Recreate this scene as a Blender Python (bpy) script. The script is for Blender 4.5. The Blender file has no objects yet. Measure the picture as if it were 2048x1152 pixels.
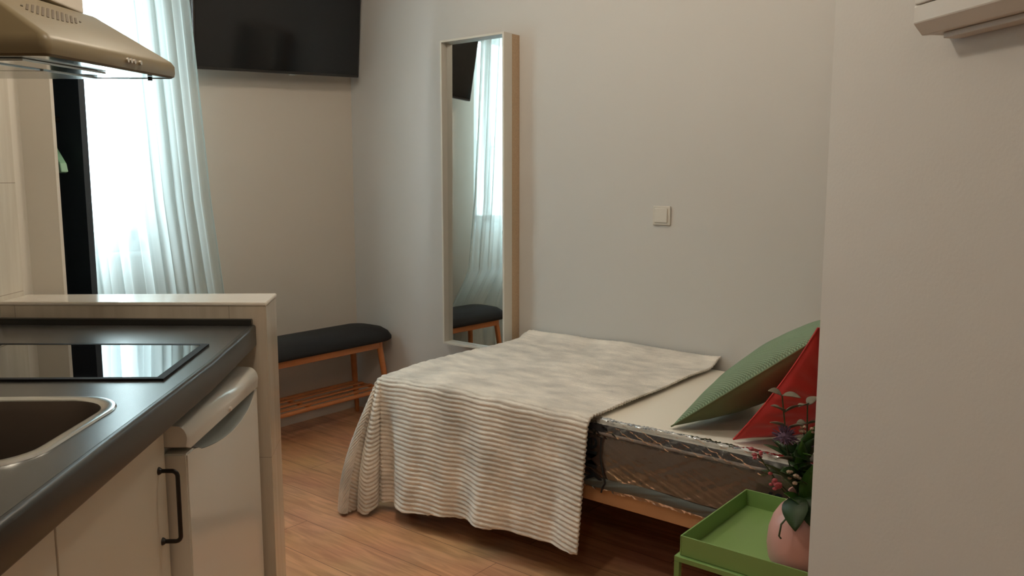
import bpy, bmesh, math, random
import numpy as np
from math import sin, cos, pi, radians, sqrt, atan2
from mathutils import Vector, Matrix

random.seed(7)
rng = np.random.default_rng(5)
SC = bpy.context.scene
COL = SC.collection

# ------------------------------------------------------------------ camera, light, exposure
YAW = radians(38.86)
cd = bpy.data.cameras.new('camera')
cam = bpy.data.objects.new('camera', cd); COL.objects.link(cam)
cam.location = (0, 0, 1.32)
cam.rotation_euler = (radians(90 - 7.43), 0, YAW)
cd.sensor_width = 36.0
cd.lens = 36.0 * 1653.0 / 2048.0
cd.clip_start = 0.05
SC.camera = cam

SC.view_settings.view_transform = 'Standard'
SC.view_settings.look = 'None'
SC.view_settings.exposure = 0.14
SC.view_settings.gamma = 1.0
SC.view_settings.use_curve_mapping = False
SC.cycles.max_bounces = 10
SC.cycles.diffuse_bounces = 5
SC.cycles.glossy_bounces = 5
SC.cycles.transparent_max_bounces = 16
SC.cycles.sample_clamp_indirect = 6.0
SC.cycles.caustics_reflective = False
SC.cycles.caustics_refractive = False

w = bpy.data.worlds.new('daylight'); SC.world = w; w.use_nodes = True
bg = w.node_tree.nodes['Background']
bg.inputs[0].default_value = (0.80, 0.95, 1.0, 1)
bg.inputs[1].default_value = 25.0


def area(name, loc, size, power, color, rot=(0, 0, 0), shape='DISK', sy=None, spread=180):
    l = bpy.data.lights.new(name, 'AREA'); l.energy = power; l.color = color
    l.shape = shape; l.size = size; l.spread = radians(spread)
    if sy: l.size_y = sy
    o = bpy.data.objects.new(name, l); COL.objects.link(o)
    o.location = loc; o.rotation_euler = rot
    return o


WARM = (1.0, 0.87, 0.69)
LAMPS_AND_FILL = ((-1.22, 0.88, 12.5, 2.18), (0.35, -1.0, 12, 2.50), (-2.25, 1.90, 15, 2.50), (-1.10, 2.05, 10, 2.50))  # last one is a fill added to brighten the bed area
for dx, dy, e, dz in LAMPS_AND_FILL:
    l = bpy.data.lights.new('ceiling_or_fill_bulb', 'POINT'); l.energy = e; l.color = WARM; l.shadow_soft_size = 0.06
    o = bpy.data.objects.new('ceiling_or_fill_bulb', l); COL.objects.link(o); o.location = (dx, dy, dz)
# daylight through the window opening
pt = area('window_portal', (-3.80, 1.45, 1.66), 1.0, 1, (1, 1, 1), rot=(0, radians(-90), 0), shape='RECTANGLE', sy=1.0)
pt.data.size = 1.34; pt.data.size_y = 1.0
pt.data.cycles.is_portal = True

# ------------------------------------------------------------------ frames
KA = YAW + radians(2.0)            # the kitchen run is turned against the room
def K(a, b, z=0.0):
    return Vector((a * cos(KA) - b * sin(KA), a * sin(KA) + b * cos(KA), z))

# ------------------------------------------------------------------ materials
def _nt(name):
    m = bpy.data.materials.new(name); m.use_nodes = True
    return m, m.node_tree, m.node_tree.nodes['Principled BSDF']

def mat(name, col, rough=0.6, metal=0.0, noise=0.0, nscale=30.0, bump=0.0, bscale=200.0, spec=0.5, coat=0.0, sheen=0.0, stretch=None):
    m, t, p = _nt(name)
    p.inputs['Base Color'].default_value = (*col, 1)
    p.inputs['Roughness'].default_value = rough
    p.inputs['Metallic'].default_value = metal
    p.inputs['Specular IOR Level'].default_value = spec
    p.inputs['Coat Weight'].default_value = coat
    p.inputs['Sheen Weight'].default_value = sheen
    tc = t.nodes.new('ShaderNodeTexCoord')
    vec = tc.outputs['Object']
    if stretch:
        mp = t.nodes.new('ShaderNodeMapping'); mp.inputs['Scale'].default_value = stretch
        t.links.new(vec, mp.inputs[0]); vec = mp.outputs[0]
    if noise:
        n = t.nodes.new('ShaderNodeTexNoise'); n.inputs['Scale'].default_value = nscale; n.inputs['Detail'].default_value = 5
        t.links.new(vec, n.inputs['Vector'])
        r = t.nodes.new('ShaderNodeValToRGB')
        r.color_ramp.elements[0].position = 0.3; r.color_ramp.elements[1].position = 0.7
        r.color_ramp.elements[0].color = (*[max(0, c * (1 - noise)) for c in col], 1)
        r.color_ramp.elements[1].color = (*[min(1, c * (1 + noise)) for c in col], 1)
        t.links.new(n.outputs['Fac'], r.inputs[0]); t.links.new(r.outputs[0], p.inputs['Base Color'])
    if bump:
        n2 = t.nodes.new('ShaderNodeTexNoise'); n2.inputs['Scale'].default_value = bscale; n2.inputs['Detail'].default_value = 3
        t.links.new(vec, n2.inputs['Vector'])
        b = t.nodes.new('ShaderNodeBump'); b.inputs['Strength'].default_value = bump; b.inputs['Distance'].default_value = 0.002
        t.links.new(n2.outputs['Fac'], b.inputs['Height']); t.links.new(b.outputs[0], p.inputs['Normal'])
    return m

def floor_mat():
    m, t, p = _nt('oak_laminate')
    N = t.nodes; L = t.links
    tc = N.new('ShaderNodeTexCoord')
    br = N.new('ShaderNodeTexBrick')
    br.offset = 0.37; br.offset_frequency = 2
    br.inputs['Scale'].default_value = 1.0; br.inputs['Mortar Size'].default_value = 0.0012
    br.inputs['Brick Width'].default_value = 1.28; br.inputs['Row Height'].default_value = 0.19
    br.inputs['Color1'].default_value = (0.62, 0.325, 0.17, 1)
    br.inputs['Color2'].default_value = (0.72, 0.395, 0.22, 1)
    br.inputs['Mortar'].default_value = (0.16, 0.075, 0.04, 1)
    L.new(tc.outputs['Object'], br.inputs['Vector'])
    mp = N.new('ShaderNodeMapping'); mp.inputs['Scale'].default_value = (1.6, 14, 1)
    L.new(tc.outputs['Object'], mp.inputs[0])
    n = N.new('ShaderNodeTexNoise'); n.inputs['Scale'].default_value = 2.2; n.inputs['Detail'].default_value = 8; n.inputs['Distortion'].default_value = 1.2
    L.new(mp.outputs[0], n.inputs['Vector'])
    n3 = N.new('ShaderNodeTexNoise'); n3.inputs['Scale'].default_value = 2.6; n3.inputs['Detail'].default_value = 2
    L.new(tc.outputs['Object'], n3.inputs['Vector'])
    r = N.new('ShaderNodeValToRGB')
    r.color_ramp.elements[0].position = 0.32; r.color_ramp.elements[0].color = (0.62, 0.57, 0.54, 1)
    r.color_ramp.elements[1].position = 0.66; r.color_ramp.elements[1].color = (1.06, 1.06, 1.06, 1)
    L.new(n.outputs['Fac'], r.inputs[0])
    mx = N.new('ShaderNodeMixRGB'); mx.blend_type = 'MULTIPLY'; mx.inputs[0].default_value = 0.8
    L.new(br.outputs['Color'], mx.inputs[1]); L.new(r.outputs[0], mx.inputs[2])
    mx2 = N.new('ShaderNodeMixRGB'); mx2.blend_type = 'SOFT_LIGHT'; mx2.inputs[0].default_value = 0.35
    L.new(mx.outputs[0], mx2.inputs[1]); L.new(n3.outputs['Color'], mx2.inputs[2])
    L.new(mx2.outputs[0], p.inputs['Base Color'])
    p.inputs['Roughness'].default_value = 0.38
    b = N.new('ShaderNodeBump'); b.inputs['Strength'].default_value = 0.25; b.inputs['Distance'].default_value = 0.001
    L.new(n.outputs['Fac'], b.inputs['Height']); L.new(b.outputs[0], p.inputs['Normal'])
    return m

def sheer_mat():
    m = bpy.data.materials.new('sheer_voile'); m.use_nodes = True
    t = m.node_tree; N = t.nodes; L = t.links; N.remove(N['Principled BSDF'])
    out = N['Material Output']
    tr = N.new('ShaderNodeBsdfTransparent'); tr.inputs[0].default_value = (0.93, 0.98, 0.98, 1)
    tl = N.new('ShaderNodeBsdfTranslucent'); tl.inputs[0].default_value = (0.76, 0.86, 0.865, 1)
    df = N.new('ShaderNodeBsdfDiffuse'); df.inputs[0].default_value = (0.66, 0.74, 0.74, 1)
    a = N.new('ShaderNodeMixShader'); a.inputs[0].default_value = 0.55
    L.new(df.outputs[0], a.inputs[1]); L.new(tl.outputs[0], a.inputs[2])
    b = N.new('ShaderNodeMixShader')
    lw = N.new('ShaderNodeLayerWeight'); lw.inputs[0].default_value = 0.5
    mr = N.new('ShaderNodeMapRange'); mr.inputs[3].default_value = 0.66; mr.inputs[4].default_value = 0.97
    L.new(lw.outputs['Facing'], mr.inputs[0]); L.new(mr.outputs[0], b.inputs[0])
    L.new(tr.outputs[0], b.inputs[1]); L.new(a.outputs[0], b.inputs[2])
    L.new(b.outputs[0], out.inputs[0])
    return m

def glass_mat(name, fac=0.93, tint=(1, 1, 1), rough=0.0):
    m = bpy.data.materials.new(name); m.use_nodes = True
    t = m.node_tree; N = t.nodes; L = t.links; N.remove(N['Principled BSDF'])
    tr = N.new('ShaderNodeBsdfTransparent'); tr.inputs[0].default_value = (*tint, 1)
    gl = N.new('ShaderNodeBsdfGlossy'); gl.inputs['Roughness'].default_value = rough
    b = N.new('ShaderNodeMixShader'); b.inputs[0].default_value = 1 - fac
    L.new(tr.outputs[0], b.inputs[1]); L.new(gl.outputs[0], b.inputs[2]); L.new(b.outputs[0], N['Material Output'].inputs[0])
    return m

def film_mat():
    m = bpy.data.materials.new('plastic_film'); m.use_nodes = True
    t = m.node_tree; N = t.nodes; L = t.links; N.remove(N['Principled BSDF'])
    tc = N.new('ShaderNodeTexCoord')
    mp = N.new('ShaderNodeMapping'); mp.inputs['Scale'].default_value = (1, 1, 1)
    L.new(tc.outputs['Object'], mp.inputs[0])
    n = N.new('ShaderNodeTexVoronoi'); n.inputs['Scale'].default_value = 38; n.feature = 'F1'; n.distance = 'CHEBYCHEV'
    n.inputs['Randomness'].default_value = 1
    L.new(mp.outputs[0], n.inputs['Vector'])
    bp = N.new('ShaderNodeBump'); bp.inputs['Strength'].default_value = 0.12; bp.inputs['Distance'].default_value = 0.004
    L.new(n.outputs['Distance'], bp.inputs['Height'])
    tr = N.new('ShaderNodeBsdfTransparent'); tr.inputs[0].default_value = (0.86, 0.88, 0.90, 1)
    gl = N.new('ShaderNodeBsdfGlossy'); gl.inputs['Roughness'].default_value = 0.14; gl.inputs[0].default_value = (0.9, 0.95, 1, 1)
    L.new(bp.outputs[0], gl.inputs['Normal'])
    fr = N.new('ShaderNodeFresnel'); fr.inputs[0].default_value = 1.5; L.new(bp.outputs[0], fr.inputs['Normal'])
    mr = N.new('ShaderNodeMapRange'); mr.inputs[3].default_value = 0.10; mr.inputs[4].default_value = 1.0
    L.new(fr.outputs[0], mr.inputs[0])
    b = N.new('ShaderNodeMixShader'); L.new(mr.outputs[0], b.inputs[0])
    L.new(tr.outputs[0], b.inputs[1]); L.new(gl.outputs[0], b.inputs[2]); L.new(b.outputs[0], N['Material Output'].inputs[0])
    return m

def tile_mat(name, col, w, h, rough=0.15, grout=(0.42, 0.37, 0.30), off=(0, 0, 0), axes='XZ'):
    """large glazed tiles with soft vertical veins; brick texture without offset"""
    m, t, p = _nt(name); N = t.nodes; L = t.links
    tc = N.new('ShaderNodeTexCoord'); sep = N.new('ShaderNodeSeparateXYZ'); cmb = N.new('ShaderNodeCombineXYZ')
    L.new(tc.outputs['Object'], sep.inputs[0])
    ax = N.new('ShaderNodeMath'); ax.operation = 'ADD'; L.new(sep.outputs['X'], ax.inputs[0]); L.new(sep.outputs['Y'], ax.inputs[1])
    L.new(ax.outputs[0], cmb.inputs[0]); L.new(sep.outputs['Z'], cmb.inputs[1])
    mp = N.new('ShaderNodeMapping'); mp.inputs['Location'].default_value = off
    L.new(cmb.outputs[0], mp.inputs[0])
    br = N.new('ShaderNodeTexBrick'); br.offset = 0.0
    br.inputs['Scale'].default_value = 1; br.inputs['Mortar Size'].default_value = 0.0012
    br.inputs['Brick Width'].default_value = w; br.inputs['Row Height'].default_value = h
    c2 = tuple(c * 0.96 for c in col)
    br.inputs['Color1'].default_value = (*col, 1); br.inputs['Color2'].default_value = (*c2, 1)
    br.inputs['Mortar'].default_value = (*grout, 1)
    L.new(mp.outputs[0], br.inputs['Vector'])
    n = N.new('ShaderNodeTexNoise'); n.inputs['Scale'].default_value = 5; n.inputs['Detail'].default_value = 4
    m2 = N.new('ShaderNodeMapping'); m2.inputs['Scale'].default_value = (6, 6, 0.6)
    L.new(tc.outputs['Object'], m2.inputs[0]); L.new(m2.outputs[0], n.inputs['Vector'])
    r = N.new('ShaderNodeValToRGB'); r.color_ramp.elements[0].color = (0.88, 0.86, 0.84, 1); r.color_ramp.elements[1].color = (1, 1, 1, 1)
    r.color_ramp.elements[0].position = 0.35; r.color_ramp.elements[1].position = 0.65
    L.new(n.outputs['Fac'], r.inputs[0])
    mx = N.new('ShaderNodeMixRGB'); mx.blend_type = 'MULTIPLY'; mx.inputs[0].default_value = 1
    L.new(br.outputs['Color'], mx.inputs[1]); L.new(r.outputs[0], mx.inputs[2]); L.new(mx.outputs[0], p.inputs['Base Color'])
    p.inputs['Roughness'].default_value = rough
    return m

def knit_mat():
    m, t, p = _nt('green_waffle_weave'); N = t.nodes; L = t.links
    uv = N.new('ShaderNodeUVMap'); uv.uv_map = 'UVMap'
    mp = N.new('ShaderNodeMapping'); mp.inputs['Scale'].default_value = (1, 1, 1); L.new(uv.outputs[0], mp.inputs[0])
    sep = N.new('ShaderNodeSeparateXYZ'); L.new(mp.outputs[0], sep.inputs[0])
    s = []
    for k in (0, 1):
        a = N.new('ShaderNodeMath'); a.operation = 'MULTIPLY'; a.inputs[1].default_value = 62 * 2 * pi
        L.new(sep.outputs[k], a.inputs[0]); b = N.new('ShaderNodeMath'); b.operation = 'SINE'; L.new(a.outputs[0], b.inputs[0]); s.append(b)
    mu = N.new('ShaderNodeMath'); mu.operation = 'MULTIPLY'; L.new(s[0].outputs[0], mu.inputs[0]); L.new(s[1].outputs[0], mu.inputs[1])
    r = N.new('ShaderNodeMapRange'); r.inputs[1].default_value = -1; r.inputs[2].default_value = 1
    L.new(mu.outputs[0], r.inputs[0])
    c = N.new('ShaderNodeMixRGB'); c.inputs[1].default_value = (0.15, 0.225, 0.14, 1); c.inputs[2].default_value = (0.27, 0.37, 0.245, 1)
    L.new(r.outputs[0], c.inputs[0]); L.new(c.outputs[0], p.inputs['Base Color'])
    bp = N.new('ShaderNodeBump'); bp.inputs['Strength'].default_value = 0.7; bp.inputs['Distance'].default_value = 0.003
    L.new(mu.outputs[0], bp.inputs['Height']); L.new(bp.outputs[0], p.inputs['Normal'])
    p.inputs['Roughness'].default_value = 0.9
    return m

M = {}
M['wall'] = mat('white_wall_paint', (0.575, 0.555, 0.53), 0.85, bump=0.12, bscale=160)
M['wall_grey'] = mat('warm_white_wall_paint', (0.58, 0.525, 0.46), 0.85, bump=0.10, bscale=160)
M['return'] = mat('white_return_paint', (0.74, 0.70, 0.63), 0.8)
M['ceiling'] = mat('ceiling_paint', (0.75, 0.73, 0.70), 0.9)
M['floor'] = floor_mat()
M['tile'] = tile_mat('cream_glazed_tile', (0.64, 0.57, 0.47), 0.60, 0.469, 0.13, off=(0.12, -0.025, 0))
M['tile_wall'] = tile_mat('kitchen_wall_tile', (0.74, 0.70, 0.61), 0.60, 0.333, 0.25, off=(0.0, 0.02, 0))
M['dim_block'] = mat('dim_block_dark', (0.13, 0.155, 0.155), 0.9)  # dark block added outside the window, dims what the mirror shows
M['cap'] = mat('lit_cap_glaze', (0.80, 0.745, 0.67), 0.16, noise=0.05, nscale=6)  # cap made lighter for the light falling on the half wall's top
M['pvc'] = mat('white_window_plastic', (0.82, 0.85, 0.86), 0.35)
M['glass'] = glass_mat('window_glass', 0.94)
M['sheer'] = sheer_mat()
M['mirror'] = mat('mirror_silver', (0.86, 0.88, 0.86), 0.015, 1.0)
M['mirror_frame'] = mat('cream_lacquer', (0.64, 0.60, 0.53), 0.45)
M['mirror_back'] = mat('brown_mirror_back', (0.48, 0.34, 0.22), 0.7, noise=0.08, nscale=120)  # one brown tone for the strip between frame and wall
M['screen'] = mat('dark_screen_glass', (0.006, 0.006, 0.007), 0.12, spec=0.45)
M['black_plastic'] = mat('black_plastic', (0.018, 0.015, 0.014), 0.35)
M['black_metal'] = mat('black_metal', (0.012, 0.009, 0.008), 0.35, spec=0.4)
M['worktop'] = mat('dark_worktop', (0.040, 0.038, 0.036), 0.27, noise=0.35, nscale=9, spec=0.5)
M['worktop_edge'] = mat('dark_worktop_edge', (0.022, 0.021, 0.018), 0.35)
M['hob_glass'] = mat('black_ceramic_glass', (0.005, 0.005, 0.006), 0.02, spec=1.0)
M['hob_rim'] = mat('hob_rim', (0.006, 0.005, 0.006), 0.6, spec=0.15)
M['steel'] = mat('brushed_steel', (0.62, 0.62, 0.60), 0.22, 1.0)
M['steel_dark'] = mat('sink_steel_reflection', (0.085, 0.065, 0.052), 0.45, 0.6)  # dark brown reflection inside the bowl is put into the steel colour
M['cab'] = mat('cream_cabinet_front', (0.72, 0.68, 0.58), 0.5)
M['cab_side'] = mat('cabinet_carcass', (0.52, 0.48, 0.39), 0.6)
M['fridge'] = mat('white_fridge_enamel', (0.70, 0.69, 0.64), 0.14)
M['fridge_recess'] = mat('fridge_recess_reflection', (0.36, 0.40, 0.40), 0.3)  # grey-blue reflection in the grip scoop is put into this colour
M['hood'] = mat('painted_hood_metal', (0.165, 0.127, 0.070), 0.42, spec=0.25)
M['hood_under'] = mat('hood_underside_metal', (0.55, 0.58, 0.58), 0.12, 0.9)
M['slot'] = mat('vent_shadow', (0.085, 0.06, 0.036), 0.7)
M['chrome'] = mat('chrome', (0.85, 0.82, 0.78), 0.12, 1.0)
M['wood'] = mat('bamboo_wood', (0.45, 0.165, 0.055), 0.42, noise=0.16, nscale=20, stretch=(1, 0.25, 1))
M['seat'] = mat('black_seat_cloth', (0.009, 0.009, 0.010), 0.85, bump=0.2, bscale=400)
M['pine'] = mat('pine_rail', (0.52, 0.29, 0.145), 0.5, noise=0.1, nscale=14, stretch=(0.2, 1, 1))
M['mat_top'] = mat('mattress_ticking', (0.80, 0.75, 0.66), 0.8, bump=0.15, bscale=60)
M['mat_side'] = mat('mattress_side', (0.15, 0.098, 0.072), 0.6, noise=0.12, nscale=7)
M['mat_band'] = mat('mattress_border', (0.055, 0.055, 0.068), 0.6)
M['film'] = film_mat()
M['hem'] = mat('film_hem', (0.11, 0.125, 0.12), 0.3)
M['pipe'] = mat('seam_piping', (0.36, 0.29, 0.26), 0.35)
M['ink'] = mat('dark_print_ink', (0.010, 0.014, 0.018), 0.5)
M['fleece'] = mat('grey_beige_fleece', (0.77, 0.71, 0.635), 0.95, noise=0.24, nscale=9, bump=1.0, bscale=260, spec=0.15, sheen=0.35, stretch=(0.8, 1.6, 1))
M['knit'] = knit_mat()
M['green_back'] = mat('green_cushion_back', (0.14, 0.175, 0.09), 0.9)
M['red'] = mat('red_cushion_satin', (0.60, 0.028, 0.032), 0.55, spec=0.4, sheen=0.2)
M['table'] = mat('green_powder_coat', (0.215, 0.36, 0.115), 0.42)
M['vase'] = mat('pink_glazed_ceramic', (0.60, 0.325, 0.285), 0.4)
M['leaf'] = mat('dark_leaf', (0.022, 0.055, 0.014), 0.5, noise=0.35, nscale=30)
M['leaf2'] = mat('bright_leaf', (0.05, 0.14, 0.02), 0.5, noise=0.3, nscale=30)
M['euc'] = mat('grey_green_leaf', (0.14, 0.12, 0.085), 0.7, noise=0.25, nscale=40)
M['stem'] = mat('flower_stem', (0.04, 0.06, 0.02), 0.6)
M['purple'] = mat('purple_thistle', (0.13, 0.075, 0.13), 0.8)
M['pink'] = mat('pink_petal', (0.38, 0.07, 0.085), 0.7, noise=0.2, nscale=60)
M['cream'] = mat('cream_petal', (0.42, 0.30, 0.22), 0.7)
M['plastic'] = mat('white_plastic', (0.64, 0.60, 0.54), 0.35)
M['boxp'] = mat('box_plastic', (0.60, 0.565, 0.52), 0.45)
M['ward'] = mat('dark_blue_board', (0.032, 0.046, 0.062), 0.55)
M['mint'] = mat('mint_plastic', (0.30, 0.56, 0.38), 0.4)
M['skirt'] = mat('dark_gap', (0.02, 0.018, 0.015), 0.8)
M['lampw'] = mat('downlight_trim', (0.8, 0.8, 0.78), 0.4)
M['soil'] = mat('inside_dark', (0.05, 0.03, 0.02), 0.8)

# ------------------------------------------------------------------ mesh helpers
class MB:
    def __init__(s): s.bm = bmesh.new()
    def box(s, lo, hi, bevel=0.0, seg=2):
        lo = Vector(lo); hi = Vector(hi)
        vs = [s.bm.verts.new((x, y, z)) for x in (lo.x, hi.x) for y in (lo.y, hi.y) for z in (lo.z, hi.z)]
        F = [(0, 1, 3, 2), (4, 6, 7, 5), (0, 4, 5, 1), (2, 3, 7, 6), (0, 2, 6, 4), (1, 5, 7, 3)]
        fs = [s.bm.faces.new([vs[i] for i in f]) for f in F]
        if bevel:
            es = {e for f in fs for e in f.edges}
            bmesh.ops.bevel(s.bm, geom=list(es), offset=bevel, segments=seg, affect='EDGES', profile=0.5)
        return s
    def prism(s, pts, z0, z1, bevel=0.0, seg=2, axis='z'):
        def P(p, h):
            return {'z': (p[0], p[1], h), 'y': (p[0], h, p[1]), 'x': (h, p[0], p[1])}[axis]
        a = [s.bm.verts.new(P(p, z0)) for p in pts]; b = [s.bm.verts.new(P(p, z1)) for p in pts]
        n = len(pts); fs = [s.bm.faces.new(a[::-1]), s.bm.faces.new(b)]
        for i in range(n): fs.append(s.bm.faces.new((a[i], a[(i + 1) % n], b[(i + 1) % n], b[i])))
        if bevel:
            es = {e for f in fs for e in f.edges}
            bmesh.ops.bevel(s.bm, geom=list(es), offset=bevel, segments=seg, affect='EDGES')
        return s
    def tube(s, pts, r, n=12, cap=True):
        pts = [Vector(p) for p in pts]
        rs = r if isinstance(r, (list, tuple)) else [r] * len(pts)
        rings = []; up = None
        for i, p in enumerate(pts):
            t = (pts[min(i + 1, len(pts) - 1)] - pts[max(i - 1, 0)]).normalized()
            if up is None:
                up = t.orthogonal().normalized()
            up = (up - t * up.dot(t)).normalized(); bi = t.cross(up)
            rings.append([s.bm.verts.new(p + (up * cos(2 * pi * k / n) + bi * sin(2 * pi * k / n)) * rs[i]) for k in range(n)])
        for i in range(len(rings) - 1):
            for k in range(n):
                s.bm.faces.new((rings[i][k], rings[i][(k + 1) % n], rings[i + 1][(k + 1) % n], rings[i + 1][k]))
        if cap:
            s.bm.faces.new(rings[0][::-1]); s.bm.faces.new(rings[-1])
        return s
    def lathe(s, prof, n=40, c=(0, 0)):
        rings = []
        for r, z in prof:
            rings.append([s.bm.verts.new((c[0] + r * cos(2 * pi * k / n), c[1] + r * sin(2 * pi * k / n), z)) for k in range(n)])
        for i in range(len(rings) - 1):
            for k in range(n):
                s.bm.faces.new((rings[i][k], rings[i][(k + 1) % n], rings[i + 1][(k + 1) % n], rings[i + 1][k]))
        return s
    def face(s, pts):
        s.bm.faces.new([s.bm.verts.new(p) for p in pts]); return s
    def loft(s, loops, close=True, cap0=False, cap1=False):
        R = [[s.bm.verts.new(p) for p in l] for l in loops]
        n = len(R[0])
        for i in range(len(R) - 1):
            for k in range(n if close else n - 1):
                s.bm.faces.new((R[i][k], R[i][(k + 1) % n], R[i + 1][(k + 1) % n], R[i + 1][k]))
        if cap0: s.bm.faces.new(R[0][::-1])
        if cap1: s.bm.faces.new(R[-1])
        return s
    def build(s, name, m, parent=None, smooth=False, loc=None, rot=None):
        bmesh.ops.recalc_face_normals(s.bm, faces=s.bm.faces)
        me = bpy.data.meshes.new(name); s.bm.to_mesh(me); s.bm.free()
        me.materials.append(m)
        o = bpy.data.objects.new(name, me); COL.objects.link(o)
        if smooth:
            for p in me.polygons: p.use_smooth = True
            if smooth != 'all':
                me.set_sharp_from_angle(angle=radians(40))
        if parent: o.parent = parent
        if loc: o.location = loc
        if rot: o.rotation_euler = rot
        return o

def grid_obj(name, P, m, parent=None, closed_u=False, smooth=True, uv=False, extra_mats=None, fmat=None):
    """P: (nu, nv, 3) array of points -> one mesh"""
    nu, nv, _ = P.shape
    me = bpy.data.meshes.new(name)
    idx = np.arange(nu * nv).reshape(nu, nv)
    a = idx[:-1, :-1].ravel(); b = idx[1:, :-1].ravel(); c = idx[1:, 1:].ravel(); d = idx[:-1, 1:].ravel()
    F = np.stack([a, b, c, d], 1)
    if closed_u:
        a = idx[-1, :-1]; b = idx[0, :-1]; c = idx[0, 1:]; d = idx[-1, 1:]
        F = np.concatenate([F, np.stack([a, b, c, d], 1)])
    me.from_pydata(P.reshape(-1, 3).tolist(), [], F.tolist())
    if uv:
        l = me.uv_layers.new(name='UVMap')
        U, V = np.meshgrid(np.linspace(0, 1, nu), np.linspace(0, 1, nv), indexing='ij')
        uvs = np.stack([U.ravel(), V.ravel()], 1)[F.ravel()]
        l.data.foreach_set('uv', uvs.ravel().astype(np.float32))
    me.materials.append(m)
    me.update()
    if smooth:
        me.polygons.foreach_set('use_smooth', [True] * len(me.polygons))
    o = bpy.data.objects.new(name, me); COL.objects.link(o)
    if parent: o.parent = parent
    return o

def thing(name, label, cat, loc=(0, 0, 0), rz=0.0, group=None):
    o = bpy.data.objects.new(name, None); COL.objects.link(o)
    o.empty_display_size = 0.1
    o.location = loc; o.rotation_euler = (0, 0, rz)
    o['label'] = label; o['category'] = cat
    if group: o['group'] = group
    return o

def tag(o, label, cat, group=None):
    o['label'] = label; o['category'] = cat
    if group: o['group'] = group
    return o

def struct(o, label=None):
    o['kind'] = 'structure'
    if label: o['label'] = label
    return o

def rrect(x0, x1, y0, y1, r, n=8):
    P = []
    for cx, cy, a0 in ((x1 - r, y1 - r, 0), (x0 + r, y1 - r, 90), (x0 + r, y0 + r, 180), (x1 - r, y0 + r, 270)):
        for k in range(n + 1):
            a = radians(a0 + 90 * k / n); P.append((cx + r * cos(a), cy + r * sin(a)))
    return P

# ------------------------------------------------------------------ the room
WX, WY, CZ = -3.68, 3.127, 2.60
struct(MB().box((WX - 0.3, -2.4, -0.08), (2.1, WY + 0.2, 0)).build('floor', M['floor']), 'orange-brown oak laminate floor in long planks')
struct(MB().box((WX - 0.3, -2.4, CZ), (2.1, WY + 0.2, CZ + 0.1)).build('ceiling', M['ceiling']))
struct(MB().box((WX, WY, 0), (2.0, WY + 0.15, CZ)).build('wall_back', M['wall']), 'plain white wall behind bed and mirror')
WYa, WYb, WZa, WZb = 0.98, 1.93, 1.0, 2.34
wl = MB()
wl.box((WX - 0.25, -2.3, 0), (WX, WYa, CZ)); wl.box((WX - 0.25, WYb, 0), (WX, WY + 0.15, CZ))
wl.box((WX - 0.25, WYa, 0), (WX, WYb, WZa)); wl.box((WX - 0.25, WYa, WZb), (WX, WYb, CZ))
struct(wl.build('wall_left', M['wall_grey']), 'warm white wall behind the bench and television')
struct(MB().box((-3.68, -2.4, 0), (2.0, -2.3, CZ)).build('wall_front', M['wall']))
struct(MB().box((2.0, -2.4, 0), (2.1, WY + 0.15, CZ)).build('wall_far_right', M['wall']))

# kitchen side wall (tiled) and the white return that ends it
kw = MB().box((-1.53, -1.9, 0), (-1.43, 2.60, CZ)).build('wall_kitchen', M['tile_wall'], loc=(0, 0, 0), rot=(0, 0, KA))
struct(kw, 'cream tiled kitchen side wall')
pa = MB().box((-1.53, 2.70, 0), (-1.356, 2.72, CZ)).box((-1.53, 2.60, 0), (-1.455, 2.70, CZ)).build('wall_partition', M['return'], rot=(0, 0, KA))
struct(pa, 'narrow white wall return between kitchen tiles and wardrobe')

# low divider at the end of the counter
dv = MB().prism([(-1.43, 2.468), (-0.638, 2.421), (-0.658, 2.622), (-1.43, 2.622)], 0, 0.954, bevel=0.002)
dvo = dv.build('wall_divider', M['tile'], rot=(0, 0, KA))
MB().prism([(-1.43, 2.466), (-0.636, 2.419), (-0.656, 2.624), (-1.43, 2.624)], 0.9545, 0.964, bevel=0.002).build('lit_cap_tile', M['cap'], dvo)
struct(dvo, 'low cream tiled half wall at the end of the counter')

# right wall: its free end stands close to the camera
KW = YAW + radians(11.1)
ED = K(0.565, 1.35)
dW = Vector((-sin(KW), cos(KW), 0)); nW = Vector((cos(KW), sin(KW), 0))
wr = MB().box((0, -2.9, 0), (0.12, 0, CZ)).build('wall_right', M['wall'], loc=(ED.x, ED.y, 0), rot=(0, 0, KW))
struct(wr, 'white wall in the right foreground')

# the facade added outside to dim the window's reflection in the mirror
struct(MB().box((-14.0, -9.0, -3.0), (-8.5, -0.9, 4.2)).build('wall_dim_block', M['dim_block'])).location = (0, 0, 0)
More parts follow.
